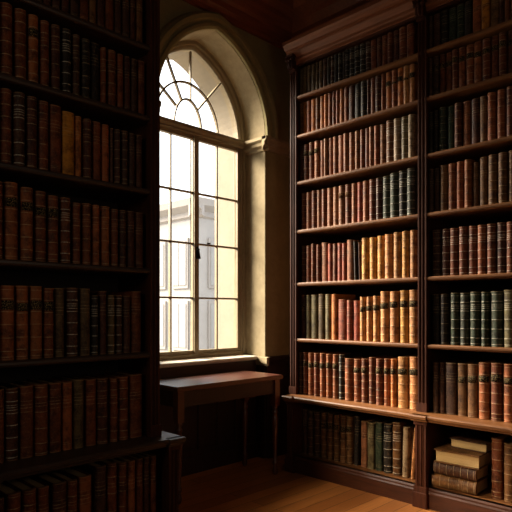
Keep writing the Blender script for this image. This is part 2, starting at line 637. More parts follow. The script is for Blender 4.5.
def flute_profile(depth, w, n=2):
    """fluted strip cross-section, front at p=0 (p grows to the back), q from 0..w"""
    pts = []
    m = w * 0.16
    fw = (w - 2 * m - (n - 1) * w * 0.1) / n
    pts.append((0.0, 0.0)); pts.append((0.0, m))
    q = m
    for i in range(n):
        for k in range(1, 6):
            a = PI * k / 6
            pts.append((0.011 * math.sin(a), q + fw * (1 - math.cos(a)) / 2))
        q += fw
        pts.append((0.0, q))
        if i < n - 1:
            q += w * 0.1
            pts.append((0.0, q))
    pts.append((0.0, w))
    pts.append((depth, w)); pts.append((depth, 0.0))
    return pts


CORN = [(0.0, 3.17), (0.012, 3.175), (0.012, 3.205), (0.03, 3.215), (0.035, 3.24), (0.05, 3.25), (0.085, 3.285), (0.09, 3.31), (0.115, 3.315), (0.14, 3.35), (0.16, 3.365), (0.16, 3.40), (0.0, 3.40)]
LEDGE = [(0.0, 0.555), (0.018, 0.56), (0.02, 0.572), (0.034, 0.578), (0.036, 0.592), (0.03, 0.60), (-0.14, 0.60), (-0.14, 0.555)]
PLINTH = [(0.0, 0.0), (0.0, 0.10), (-0.008, 0.11), (-0.008, 0.12), (-0.016, 0.13), (-0.05, 0.13), (-0.05, 0.0)]


def make_bookcase(name, label, T, posts, shelf_mat, rail_mat, loc, bays, end_lo, end_hi, bposts):
    """T(u, d, z): u runs along the case, d is depth behind the upper front. posts: [(u0,u1)]; bays: [(u0,u1)]"""
    root = empty(name, label, 'bookcase', loc)
    U0, U1 = end_lo, end_hi
    BD = -0.10   # base front
    B0, B1 = bposts[0][0], bposts[-1][1]

    def bx(m, u0, u1, d0, d1, z0, z1):
        p, q = T(u0, d0, z0), T(u1, d1, z1)
        m.box(min(p[0], q[0]), max(p[0], q[0]), min(p[1], q[1]), max(p[1], q[1]), z0, z1)
        return m

    bx(MB(), U0, U1, 0.33, 0.35, 0.0, 3.25).build('back_panel', M['back'], root)
    # end panels and divisions
    for u0, u1 in posts:
        um = (u0 + u1) / 2
        first = u0 <= U0 + 0.02; last = u1 >= U1 - 0.02
        bx(MB(), um - 0.018, um + 0.018, 0.012, 0.33, 0.60, 3.255).build('side_panel' if (first or last) else 'division', M['case'], root, bevel=0.002)
        # fluted pilaster
        m = MB()
        w = u1 - u0
        pr = flute_profile(0.03, w)
        m.prism([(u0 + q, p - 0.018) for p, q in pr], 0.66, 3.20, lambda a, p, q: T(p, q, a))
        bx(m, u0 - 0.006, u1 + 0.006, -0.026, 0.008, 0.60, 0.66)
        pl = m.build('pilaster', M['case'], root)
        # carved capital
        m = MB()
        bx(m, u0 - 0.004, u1 + 0.004, -0.03, 0.0, 3.195, 3.215)
        bx(m, u0 - 0.010, u1 + 0.010, -0.072, 0.0, 3.305, 3.322)
        bx(m, u0 + 0.006, u1 - 0.006, -0.05, 0.0, 3.215, 3.305)
        vv = T(0.012, 0.014, 0); v0 = T(0, 0, 0)
        rad = (abs(vv[0] - v0[0]), abs(vv[1] - v0[1]), 0.036)
        for s in (-1, 0, 1):
            m.ball(T(um + s * w * 0.33, -0.052 - 0.006 * (s == 0), 3.252), rad, 10, 6)
        for s in (-1, 1):
            m.ball(T(um + s * w * 0.42, -0.062, 3.288), (0.016, 0.016, 0.016), 10, 6)
        m.ball(T(um, -0.066, 3.285), (0.013, 0.013, 0.018), 10, 6)
        cp_ = m.build('capital', M['case'], pl)
        cp_.matrix_parent_inverse = Matrix.Translation(root.location).inverted() @ Matrix.Identity(4)
        cp_.matrix_parent_inverse = Matrix.Identity(4)
    for u0, u1 in bposts:
        um = (u0 + u1) / 2
        bx(MB(), um - 0.018, um + 0.018, BD + 0.012, 0.33, 0.0, 0.56).build('base_panel', M['case'], root, bevel=0.002)
        pr = flute_profile(0.03, u1 - u0)
        m = MB()
        m.prism([(u0 + q, p + BD - 0.012) for p, q in pr], 0.135, 0.545, lambda a, p, q: T(p, q, a))
        bx(m, u0 - 0.008, u1 + 0.008, BD - 0.022, BD + 0.02, 0.10, 0.135)
        bx(m, u0 - 0.008, u1 + 0.008, BD - 0.020, BD + 0.02, 0.535, 0.557)
        m.build('base_pilaster', M['case'], root)
        m = bx(MB(), u0 - 0.014, u1 + 0.014, BD - 0.028, BD + 0.03, 0.0, 0.10)
        m.build('plinth_block', M['case'], root, bevel=0.004)
    for (a0, a1), (b0, b1) in zip(bposts, bposts[1:]):
        m = bx(MB(), (a0 + a1) / 2 + 0.016, (b0 + b1) / 2 - 0.016, BD + 0.02, 0.33, 0.10, 0.13)
        m.build('bottom_shelf', shelf_mat, root)
    # shelves
    for u0, u1 in bays:
        for k in range(6):
            z = SH[k]
            m = MB()
            pr = [(-0.002, z - 0.030), (-0.010, z - 0.026), (-0.014, z - 0.018), (-0.014, z - 0.008), (-0.010, z - 0.002), (-0.002, z), (0.33, z), (0.33, z - 0.03)]
            m.prism(pr, u0, u1, lambda a, p, q: T(a, p, q))
            m.build('shelf', shelf_mat, root)
        m = bx(MB(), u0, u1, 0.018, 0.33, 3.245, 3.255)
        m.build('top_board', M['case'], root)
        m = bx(MB(), u0, u1, 0.0, 0.018, 3.24, 3.255)
        m.build('frieze', rail_mat, root)
    # ledge above the base
    m = MB()
    m.prism(LEDGE, B0 - 0.02, B1 + 0.02, lambda a, p, q: T(a, BD - p, q))
    bx(m, min(B0, U0), max(B1 + 0.02, U1), 0.03, 0.33, 0.565, 0.60)
    for u0, u1 in bposts:
        m.prism([(p + 0.018, z) for p, z in LEDGE[:6]] + [(0.0, 0.60), (0.0, 0.555)], u0 - 0.02, u1 + 0.02, lambda a, p, q: T(a, BD - p, q))
    m.build('ledge', shelf_mat, root)
    m = MB()
    m.prism(PLINTH, B0, B1, lambda a, p, q: T(a, BD - p, q))
    m.build('plinth', rail_mat, root)
    m = MB()
    m.prism(CORN, U0 - 0.01, U1 + 0.01, lambda a, p, q: T(a, 0.0 - p * 0.62, 3.255 + (q - 3.17) * 0.72))
    bx(m, U0, U1, 0.0, 0.35, 3.256, 3.42)
    m.build('cornice', M['cornice'], root)
    return root


CX = 3.40    # right bookcase, upper front face
CYL = 2.50   # left bookcase, upper front face
TR = lambda u, d, z: (CX + d, u, z)
TL = lambda u, d, z: (u, CYL + d, z)
rposts = [(1.15, 1.21), (1.795, 1.856), (2.928, 2.99)]
rbays = [(1.195, 1.81), (1.842, 2.945)]
make_bookcase('bookcase', 'tall two-bay mahogany bookcase, sunlit, right of the arched window', TR, rposts, M['shelf'], M['case_h'], (CX, 2.07, 0), rbays, 1.15, 2.99, [(1.12, 1.19), (1.748, 1.822), (2.875, 2.94)])
lposts = [(0.80, 0.86), (1.690, 1.749)]
lbays = [(0.845, 1.705)]
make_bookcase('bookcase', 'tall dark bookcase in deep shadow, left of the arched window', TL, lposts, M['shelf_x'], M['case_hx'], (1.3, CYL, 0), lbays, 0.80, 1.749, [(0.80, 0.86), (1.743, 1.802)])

# ------------------------------------------------------------------ writing-table in the window recess
tb = empty('side_table', 'narrow polished dark wood table standing under the window', 'table', (2.69, 3.12, 0))
TX0, TX1, TY0, TY1 = 2.18, 3.20, 2.90, 3.33
mb = MB()
mb.prism([(TX0 + 0.008, 0.742), (TX0, 0.752), (TX0, 0.768), (TX0 + 0.008, 0.776), (TX1 - 0.008, 0.776), (TX1, 0.768), (TX1, 0.752), (TX1 - 0.008, 0.742)], TY0, TY1, PY)
mb.build('table_top', M['table'], tb, bevel=0.004)
for nm, q in (('apron', (TX0 + 0.06, TX1 - 0.06, TY0 + 0.035, TY0 + 0.055)), ('apron', (TX0 + 0.06, TX1 - 0.06, TY1 - 0.055, TY1 - 0.035)),
              ('apron', (TX0 + 0.035, TX0 + 0.055, TY0 + 0.06, TY1 - 0.06)), ('apron', (TX1 - 0.055, TX1 - 0.035, TY0 + 0.06, TY1 - 0.06))):
    MB().box(*q, 0.63, 0.742).build(nm, M['panel'], tb, bevel=0.003)
legp = [(0.012, 0.0), (0.018, 0.01), (0.022, 0.03), (0.016, 0.055), (0.014, 0.07), (0.022, 0.085), (0.022, 0.10), (0.015, 0.115), (0.017, 0.2), (0.023, 0.34),
        (0.027, 0.42), (0.023, 0.45), (0.016, 0.465), (0.024, 0.478), (0.024, 0.49), (0.016, 0.503), (0.022, 0.52), (0.022, 0.535)]
for x in (TX0 + 0.045, TX1 - 0.045):
    for y in (TY0 + 0.045, TY1 - 0.045):
        m = MB().lathe(legp, x, y, 18)
        m.box(x - 0.026, x + 0.026, y - 0.026, y + 0.026, 0.535, 0.742)
        m.build('leg', M['table'], tb)

# ------------------------------------------------------------------ books
SEGA = 10


def spine_pt(s, bulge, half):
    """s in -1..1 across the spine -> (x,y)"""
    return (-bulge * math.sqrt(max(0.0, 1 - (s * 0.94) ** 2)) + bulge * 0.34, half * s)


def binding_mesh(name, bands, bulge, rib, mat):
    mb = MB()
    zs = [(0.0, 0.0, 0.985), (0.008, 0.006, 0.995), (0.018, 0.0, 0.99), (0.03, 0.0, 0.99)]
    for b_ in bands:
        zs += [(b_ - 0.022, 0.0, 0.99), (b_ - 0.013, 0.0, 0.99), (b_ - 0.006, rib, 0.995), (b_ + 0.006, rib, 0.995), (b_ + 0.013, 0.0, 0.99), (b_ + 0.022, 0.0, 0.99)]
    zs += [(0.97, 0.0, 0.99), (0.982, 0.0, 0.99), (0.992, 0.006, 0.995), (1.0, 0.0, 0.985)]
    tbd = 0.08
    rings = []
    for z, off, sc in zs:
        lp = [(1.0, -0.5), (0.10, -0.5), (0.055, -0.47)]
        for i in range(SEGA + 1):
            s = -1 + 2 * i / SEGA
            x, y = spine_pt(s, bulge, 0.5 * sc)
            k = math.sqrt(max(0, 1 - s * s * 0.8))
            lp.append((x - off * k * 2.2, y * (1 + off * 0.3)))
        lp += [(0.055, 0.47), (0.10, 0.5), (1.0, 0.5)]
        lp += [(1.0, 0.5 - tbd), (0.05, 0.5 - tbd), (0.03, 0.3), (0.03, -0.3), (0.05, -0.5 + tbd), (1.0, -0.5 + tbd)]
        b = len(mb.v)
        mb.v += [(x, y, z) for x, y in lp]
        rings.append(b)
    n = len(lp)
    ns = 3 + SEGA + 1 + 3
    for a, b in zip(rings, rings[1:]):
        for i in range(n):
            j = (i + 1) % n
            mb.face((a + i, a + j, b + j, b + i), 2 <= i <= ns - 4)
    for b, rev in ((rings[0], True), (rings[-1], False)):
        inner = list(range(ns, n))         # 6 inner points
        # strip caps: boards and spine
        def cap(ids):
            mb.face([b + i for i in (ids[::-1] if rev else ids)])
        cap([0, 1, 2, ns + 4, ns + 5])
        cap([ns - 3, ns - 2, ns - 1, ns, ns + 1])
        cap([2] + list(range(3, 3 + SEGA + 1)) + [ns - 3, ns + 1, ns + 2, ns + 3, ns + 4])
    return mb.mesh(name, mat)


def label_mesh(name, z0, z1, bulge):
    mb = MB()
    for z in (z0, z1):
        for off in (0.004, 0.014):
            for i in range(SEGA + 1):
                s = (-1 + 2 * i / SEGA) * 0.9
                x, y = spine_pt(s, bulge, 0.5)
                mb.v.append((x - off, y * 1.0, z))
    n = SEGA + 1
    A, B, C, D = 0, n, 2 * n, 3 * n
    for i in range(SEGA):
        mb.face((B + i, B + i + 1, D + i + 1, D + i), True)
        mb.face((A + i, C + i, C + i + 1, A + i + 1), True)
        mb.face((A + i, A + i + 1, B + i + 1, B + i)); mb.face((C + i, D + i, D + i + 1, C + i + 1))
    mb.face((A, B, D, C)); mb.face((A + SEGA, C + SEGA, D + SEGA, B + SEGA))
    return mb.mesh(name, M['title'])


def page_mesh():
    mb = MB()
    zs = (0.026, 0.974)
    pr = [(0.03, -0.42), (0.935, -0.42), (0.915, -0.2), (0.91, 0.0), (0.915, 0.2), (0.935, 0.42), (0.03, 0.42)]
    mb.prism(pr, zs[0], zs[1], PZ)
    return mb.mesh('page_block', M['paper'])


VARS = [(1.0, 0.0), (0.94, 0.012), (1.05, -0.012), (0.97, -0.02)]
BMESH, LMESH = {}, {}
for k_, (f_, o_) in enumerate(VARS):
    q_ = lambda z: 0.5 + (z - 0.5) * f_ + o_
    b5 = [q_(z) for z in BANDS5]; b4 = [q_(z) for z in BANDS4]
    e_ = [(0.045, 0.005), (0.945, 0.004)]
    l5 = [(z, 0.0055) for z in b5] + e_
    l4 = [(z, 0.005) for z in b4] + [(0.035, 0.006), (0.96, 0.004), (q_(0.70), 0.003), (q_(0.74), 0.003)]
    lp = [(q_(z), w_) for z, w_ in ((0.09, 0.004), (0.115, 0.003), (0.64, 0.004), (0.70, 0.007), (0.745, 0.006), (0.80, 0.003), (0.92, 0.003))][k_ % 3:]
    ls = l5 + [(q_(z), 0.004) for z in (0.70, 0.735, 0.765)]
    BU = 0.14
    BMESH['r%d' % k_] = binding_mesh('ribbed_binding', b5, BU, 0.005, leather('ribbed_leather', l5, gilt_amt=0.55))
    BMESH['b%d' % k_] = binding_mesh('banded_binding', b4, BU, 0.004, leather('banded_leather', l4, gilt_amt=0.55))
    BMESH['p%d' % k_] = binding_mesh('plain_binding', [], 0.085, 0.0, leather('plain_leather', lp, gilt_amt=0.35))
    BMESH['s%d' % k_] = binding_mesh('silver_binding', b5, BU, 0.005, leather('silver_ruled_leather', ls, gilt=(0.75, 0.70, 0.58, 1), wear=0.35, gilt_amt=0.85))
    LMESH['r%d' % k_] = LMESH['s%d' % k_] = label_mesh('title_label', b5[3] + 0.028, b5[4] - 0.022, BU)
    LMESH['b%d' % k_] = label_mesh('title_label', q_(0.635), q_(0.69), BU)
    LMESH['p%d' % k_] = label_mesh('title_label', q_(0.66), q_(0.78), 0.085)
PMESH = page_mesh()
STYLE_WORD = {'r': 'ribbed', 'b': 'gilt-banded', 'p': 'smooth', 's': 'silver-ruled'}
PAL = {  # code: (sRGB, words)
    'ol': ('544227', 'drab olive'), 'bk': ('241e18', 'near-black'), 'rb': ('683318', 'reddish brown'), 'dr': ('4a2414', 'dark reddish'),
    'ru': ('864824', 'rust'), 'pb': ('8c5838', 'pinkish brown'), 'bg': ('8e7a5c', 'greyish beige'), 'gg': ('3a4032', 'grey green'),
    'tg': ('c48a3e', 'golden tan'), 'tn': ('b67c48', 'tan'), 'rd': ('8c4430', 'dusty red'), 'og': ('665c3c', 'olive grey'),
    'ob': ('a8622a', 'orange brown'), 'br': ('684424', 'brown'), 'db': ('44281a', 'dark brown'), 'gn': ('2c3726', 'dark green'),
    'go': ('ac6c1e', 'golden brown'),
}
LABC = {'k': ('1a1410'), 'd': ('38180e')}
ORD = ['first', 'second', 'third', 'fourth', 'fifth', 'sixth', 'seventh', 'eighth', 'ninth', 'tenth', 'eleventh', 'twelfth', 'thirteenth',
       'fourteenth', 'fifteenth', 'sixteenth']
ROWW = ['top shelf', 'second shelf down', 'third shelf down', 'fourth shelf down', 'fifth shelf down', 'sixth shelf down', 'seventh shelf down', 'bottom shelf']

PROTO = {}


def proto(style, lab):
    """one book of each kind with its parts; later ones are copies of it"""
    key = (style, lab is not None)
    root = bpy.data.objects.new('book', None)
    root.empty_display_size = 0.05
    kids = [bpy.data.objects.new('binding', BMESH[style]), bpy.data.objects.new('page_block', PMESH)]
    if lab:
        kids.append(bpy.data.objects.new('title_label', LMESH[style]))
    for k in kids:
        k.parent = root
    PROTO[key] = (root, kids)
    return PROTO[key]


def jitter(rgb, amt=0.12):
    k = 1 + random.uniform(-amt, amt)
    return tuple(max(0.0, c * k * (1 + random.uniform(-0.05, 0.05))) for c in rgb[:3]) + (1.0,)


def book(code, style, lab, mat4, label, group, cat='book', var=None):
    style = style + str(random.randrange(4) if var is None else var)
    key = (style, lab is not None)
    if key not in PROTO:
        root, kids = proto(style, lab)
    else:
        r0, k0 = PROTO[key]
        root = r0.copy(); kids = []
        for k in k0:
            c = k.copy(); c.parent = root; kids.append(c)
    col.objects.link(root)
    root.matrix_basis = mat4
    root['label'] = label; root['category'] = cat
    if group:
        root['group'] = group
    elif 'group' in root:
        del root['group']
    for k in kids:
        col.objects.link(k)
    kids[0].color = jitter(hexc(PAL[code][0]))
    if lab:
        kids[2].color = hexc(LABC[lab])
        kids[2]['label'] = 'dark title label'
    return root


def place(T, u, d, z, h, t_, dep, side, lean=0.0, yaw=0.0):
    """side 'R': spine faces -x, thickness along y; 'L': spine faces -y, thickness along x"""
    S = Matrix.Diagonal((dep, t_, h, 1))
    base = Matrix.Rotation(0, 4, 'Z') if side == 'R' else Matrix.Rotation(PI / 2, 4, 'Z')
    p = Vector(T(u, d, z))
    return Matrix.Translation(p) @ Matrix.Rotation(yaw, 4, 'Z') @ base @ Matrix.Rotation(lean, 4, 'X') @ S


def describe(code, style, lab, k, n, bay, row, leaning):
    words_ = []
    if leaning:
        words_.append('leaning')
    if lab:
        words_.append('dark-labelled')
    words_ += [STYLE_WORD[style], PAL[code][1], 'book']
    a = ' '.join(words_)
    if bay == 'A':
        if k <= n - 1 - k:
            pos = ('%s from window end' % ORD[k]) if k else 'at window end'
        else:
            q = n - 1 - k
            pos = ('%s from middle pilaster' % ORD[q]) if q else 'beside middle pilaster'
        return '%s, %s, %s, bay beside window' % (a, pos, ROWW[row])
    if bay == 'B':
        pos = ('%s from middle pilaster' % ORD[k]) if k else 'beside middle pilaster'
        return '%s, %s, %s, far right bay' % (a, pos, ROWW[row])
    q = n - 1 - k
    pos = ('%s from window end' % ORD[q]) if q else 'at window end'
    return '%s, %s, %s, shadowed left bookcase' % (a, pos, ROWW[row])


def shelf_row(bay, row, z, ox, sc, items, rec=0.038):
    """items: (x0, x1, height, 'code.style[label]', lean) in reading order left to right"""
    n = len(items)
    lo, hi = {'A': (1.846, 2.938) if row < 7 else (1.805, 2.888), 'B': (1.0, 1.804 if row < 7 else 1.765), 'L': (0.0, 1.698 if row < 7 else 1.75)}[bay]
    if bay == 'A' and row == 7:
        items = [it for it in items if right_y(ox + it[1] * sc, CX + rec) < hi - 0.02]; n = len(items)
    grp = 'books on the %s of the %s' % (ROWW[row], {'A': 'bay beside the window', 'B': 'far right bay', 'L': 'shadowed left bookcase'}[bay])
    for k, it in enumerate(items):
        x0, x1, h, spec = it[:4]
        lean = it[4] if len(it) > 4 else 0.0
        code, sty = spec.split('.')
        style = sty[0]; lab = sty[1] if len(sty) > 1 else None
        p0, p1 = ox + x0 * sc, ox + x1 * sc
        h = h * (1 + random.uniform(-0.006, 0.006))
        dep = min(0.235, max(0.17, h * 0.70)) * (1 + random.uniform(-0.04, 0.04))
        d = rec + random.uniform(-0.004, 0.004)
        if bay in 'AB':
            X = CX + rec
            ya, yb = right_y(p0, X), right_y(p1, X)
            ya = min(ya, hi); yb = max(yb, lo)
            t_ = abs(ya - yb) - 0.0035; u = (ya + yb) / 2
            m4 = place(TR, u, d, z + 0.0005 + abs(math.sin(lean)) * t_ / 2, h, t_, dep, 'R', lean, 0 if lean else random.uniform(-0.002, 0.002))
        else:
            Yp = CYL + rec
            xa, xb = left_x(p0, Yp), left_x(p1, Yp)
            xa = max(xa, lo); xb = min(xb, hi)
            t_ = abs(xa - xb) - 0.0035; u = (xa + xb) / 2
            m4 = place(TL, u, d, z + 0.0005 + abs(math.sin(lean)) * t_ / 2, h, t_, dep, 'L', lean, 0 if lean else random.uniform(-0.002, 0.002))
        book(code, style, lab, m4, describe(code, style, lab, k, n, bay, row, bool(lean)), grp, var=0 if style == 's' else None)


def seq(bounds, hs, specs, gap=0.0):
    """contiguous books between the given boundaries"""
    out = []
    m = len(bounds) - 1
    for i in range(m):
        h = hs if isinstance(hs, (int, float)) else hs[0] + (hs[1] - hs[0]) * i / max(1, m - 1)
        out.append((bounds[i], bounds[i + 1] - gap, h, specs[i] if isinstance(specs, list) else specs))
    return out


S1 = 130 / 512
# ---- bay beside the window
shelf_row('A', 0, SH[0], 290, S1,
          seq([36, 52, 68, 84, 100, 114, 130], 0.228, 'ol.p') +
          seq([130, 146, 160, 175, 190, 205, 220, 234, 254, 275, 297, 318], (0.23, 0.23), ['db.p', 'bk.p', 'db.s', 'bk.p', 'bk.s', 'bk.p', 'bk.s', 'bk.s', 'bk.s', 'bk.s', 'db.s']) +
          seq([319, 342, 362, 384, 406, 430, 460, 492], (0.225, 0.232), ['rb.p', 'dr.p', 'rb.p', 'rb.b', 'dr.p', 'rb.b', 'rb.p']))
shelf_row('A', 1, SH[1], 290, S1,
          seq([36, 52, 67, 84, 101, 118, 135, 152, 166, 181, 197, 213, 231], (0.262, 0.268), ['br.p', 'ob.p', 'ru.p', 'ob.p', 'br.b', 'ob.p', 'ob.b', 'ru.p', 'rb.p', 'ru.b', 'ob.p', 'ru.p']) +
          seq([231, 254, 278, 303], 0.268, ['dr.p', 'bk.p', 'bk.b']) +
          seq([304, 318, 337, 360, 378, 401, 424, 447, 470, 494], (0.268, 0.270), ['dr.b', 'rb.p', 'dr.r', 'ru.b', 'ob.pk', 'ru.bk', 'ob.pk', 'tn.bk', 'tn.pk']))
shelf_row('A', 2, SH[2], 290, S1,
          seq([36, 55, 76, 97, 119], 0.296, ['dr.p', 'rb.rk', 'rb.rk', 'pb.rk']) +
          seq([119, 136, 152, 170, 190, 212, 232, 256, 276, 296, 314, 332, 354, 378], (0.295, 0.288), ['ru.p', 'pb.b', 'ru.p', 'pb.b', 'ru.p', 'pb.b', 'ru.r', 'pb.r', 'rb.b', 'rb.p', 'pb.b', 'ru.b', 'pb.r']) +
          seq([378, 408, 438, 466, 494], 0.300, ['br.s', 'bg.s', 'og.s', 'bg.r']))
shelf_row('A', 3, SH[3], 290, S1,
          seq([46, 66, 86, 107, 126, 146, 170, 193, 218, 243, 266, 288, 314], 0.298, ['rb.r', 'pb.b', 'rb.r', 'pb.r', 'rb.b', 'pb.r', 'pb.b', 'pb.rd', 'rb.rd', 'pb.b', 'rd.r', 'ru.r']) +
          seq([314, 340, 364], 0.300, ['rb.s', 'dr.s']) +
          seq([365, 395, 428, 461, 493], (0.305, 0.325), ['gg.s', 'gg.s', 'bk.s', 'gg.s']))
shelf_row('A', 4, SH[4], 290, S1,
          [(46, 64, 0.295, 'dr.r'), (65, 85, 0.292, 'rb.b'), (86, 104, 0.30, 'rb.r'), (105, 123, 0.292, 'rb.b'), (124, 149, 0.305, 'pb.p'),
           (150, 167, 0.29, 'rd.p'), (168, 186, 0.288, 'rb.p'), (187, 205, 0.288, 'rd.p'), (206, 222, 0.285, 'rd.p'),
           (224, 250, 0.305, 'pb.p'), (255, 266, 0.292, 'bk.p', -0.03), (273, 282, 0.278, 'db.p', -0.03)] +
          [(284, 312, 0.302, 'tg.r'), (314, 342, 0.304, 'tg.b'), (344, 372, 0.308, 'tg.r'), (374, 405, 0.312, 'tn.r'), (408, 438, 0.318, 'tn.b'),
           (440, 470, 0.320, 'tg.r'), (472, 502, 0.322, 'tn.r')])
S2 = 140 / 512
shelf_row('A', 5, SH[5], 290, S2,
          [(40, 57, 0.350, 'db.pk'), (58, 77, 0.348, 'og.p'), (78, 102, 0.348, 'og.p'), (104, 127, 0.350, 'ol.p'), (129, 150, 0.348, 'og.p'), (152, 174, 0.350, 'ob.p'),
           (176, 205, 0.308, 'rd.p'), (208, 230, 0.300, 'rd.b'), (232, 254, 0.297, 'rd.p'),
           (257, 279, 0.322, 'tn.rk'), (281, 303, 0.324, 'tn.rk'), (305, 330, 0.328, 'tn.rk'), (332, 364, 0.358, 'tn.rk'), (366, 399, 0.358, 'tn.rk'), (402, 434, 0.360, 'tg.rk'), (436, 472, 0.364, 'tn.rk')])
shelf_row('A', 6, SH[6], 290, S2,
          [(30, 48, 0.335, 'db.r'), (49, 67, 0.338, 'rb.rk'), (68, 89, 0.338, 'ru.rk'), (90, 110, 0.338, 'rb.rk'), (111, 132, 0.338, 'ru.rk'), (133, 154, 0.338, 'ru.rk'), (156, 178, 0.336, 'ru.rk'),
           (180, 200, 0.340, 'bk.s'), (202, 231, 0.312, 'ru.r'), (233, 260, 0.312, 'ru.rk'), (262, 287, 0.318, 'rb.rk'), (289, 314, 0.335, 'rb.r'), (316, 342, 0.328, 'rb.rk'),
           (344, 368, 0.332, 'ru.rk'), (370, 393, 0.334, 'ob.rk'), (395, 434, 0.354, 'tn.rk'), (436, 476, 0.356, 'tn.rk')])
S3 = 150 / 512
shelf_row('A', 7, SH[7], 280, S3,
          [(56, 74, 0.35, 'db.p'), (75, 94, 0.352, 'db.p'), (95, 116, 0.35, 'db.b'), (117, 138, 0.352, 'db.r'), (139, 160, 0.352, 'br.rk'), (162, 182, 0.352, 'br.rk'), (184, 204, 0.352, 'br.rk'), (206, 227, 0.352, 'br.rk'), (228, 248, 0.352, 'br.rk'),
           (250, 268, 0.36, 'bk.p', 0.02), (275, 297, 0.335, 'pb.p'), (299, 323, 0.335, 'og.p'), (325, 350, 0.345, 'gn.p'), (353, 381, 0.348, 'bk.s'), (384, 413, 0.365, 'br.s'),
           (418, 438, 0.34, 'bg.p', 0.015), (447, 462, 0.35, 'tn.b', 0.075)], rec=0.02)
# ---- far right bay
S4 = 90 / 512
shelf_row('B', 0, SH[0], 422, S4,
          seq([20, 63, 107, 151, 198, 241, 285], 0.228, ['db.p', 'db.p', 'bk.b', 'gn.p', 'gn.b', 'bk.p']) +
          seq([286, 338, 387, 439, 467, 501, 535], 0.23, ['ru.p', 'go.p', 'br.p', 'dr.p', 'rb.p', 'br.p']))
shelf_row('B', 1, SH[1], 422, S4,
          seq([22, 61, 100, 134, 171, 208, 250, 297, 342, 392, 437, 484, 532], (0.262, 0.268), ['db.p', 'db.pk', 'rb.pk', 'rb.pk', 'rb.rk', 'ru.pk', 'ru.rk', 'ru.pk', 'rb.rk', 'rb.pk', 'rb.rk', 'dr.pk']))
shelf_row('B', 2, SH[2], 422, S4,
          [(30, 66, 0.28, 'bk.p'), (68, 96, 0.28, 'bk.p'), (97, 141, 0.288, 'gn.r'), (144, 183, 0.288, 'gn.p'), (185, 230, 0.290, 'rb.r'), (232, 277, 0.290, 'ru.p'), (279, 328, 0.292, 'dr.p'),
           (330, 372, 0.290, 'br.p'), (374, 425, 0.296, 'ru.r'), (427, 478, 0.300, 'ru.r'), (480, 530, 0.302, 'rb.b')])
shelf_row('B', 3, SH[3], 422, S4,
          [(36, 70, 0.29, 'db.p'), (72, 102, 0.29, 'db.p'), (104, 150, 0.300, 'br.b'), (151, 196, 0.302, 'ru.b'), (197, 240, 0.304, 'ru.b'), (242, 287, 0.306, 'ru.r'), (289, 322, 0.280, 'br.p'),
           (328, 373, 0.306, 'br.p'), (376, 431, 0.306, 'br.r'), (434, 488, 0.308, 'br.r'), (490, 540, 0.31, 'br.b')])
shelf_row('B', 4, SH[4], 422, S4,
          seq([58, 110, 161, 211, 264, 317, 370, 425, 481, 536], (0.305, 0.306), ['db.r', 'dr.s', 'rb.s', 'rb.s', 'rb.s', 'ru.s', 'rb.s', 'dr.s', 'rb.s'], 2))
shelf_row('B', 5, SH[5], 422, S4,
          [(58, 103, 0.33, 'bk.p'), (106, 152, 0.33, 'bk.b'), (164, 214, 0.336, 'gn.s'), (217, 272, 0.336, 'gg.s'), (275, 335, 0.338, 'gn.s'), (337, 387, 0.336, 'gn.s'), (389, 461, 0.340, 'gg.s'), (463, 533, 0.345, 'og.s')])
shelf_row('B', 6, SH[6], 422, S4,
          [(64, 98, 0.33, 'db.p'), (100, 133, 0.33, 'db.p'), (135, 199, 0.332, 'db.p'), (202, 257, 0.334, 'br.pk'), (259, 319, 0.334, 'br.pk'), (321, 389, 0.350, 'ru.rk'), (391, 461, 0.350, 'rb.rk'), (463, 532, 0.350, 'ru.rk')])
# bottom shelf: a lying stack and two upright books


def lying(code, style, lab, cx, cy, z, length, thick, depth, spine_out, yaw, label):
    """book lying flat; cx is the front face, cy the middle of its length"""
    S = Matrix.Diagonal((depth, thick, length, 1))
    R = Matrix.Rotation(PI / 2, 4, 'X')                    # height -> -y, thickness -> z
    if spine_out:
        m = Matrix.Translation((cx, cy, z + thick / 2)) @ Matrix.Rotation(yaw, 4, 'Z') @ R @ Matrix.Translation((0, 0, -length / 2)) @ S
    else:
        m = Matrix.Translation((cx + depth, cy, z + thick / 2)) @ Matrix.Rotation(yaw + PI, 4, 'Z') @ R @ Matrix.Translation((0, 0, -length / 2)) @ S
    return book(code, style, lab, m, label, 'books lying in a stack on the bottom shelf')


SZ = SH[7] + 0.001
lying('br', 'b', None, 3.375, 1.600, SZ, 0.29, 0.084, 0.21, True, 0.03, 'brown ribbed book lying flat, bottom of the stack on the bottom shelf')
lying('db', 'r', None, 3.380, 1.595, SZ + 0.085, 0.28, 0.080, 0.20, True, 0.0, 'dark brown ribbed book lying flat, second from bottom of the stack')
lying('br', 'p', None, 3.355, 1.588, SZ + 0.166, 0.29, 0.084, 0.21, False, 0.04, 'brown book with cream page edges outward, third up in the stack')
lying('db', 'p', None, 3.460, 1.545, SZ + 0.251, 0.245, 0.058, 0.18, False, -0.04, 'small dark book with cream pages outward, topmost of the stack')
shelf_row('B', 7, SH[7], 422, S4, [(393, 461, 0.365, 'rb.r'), (465, 530, 0.345, 'br.r')], rec=0.02)

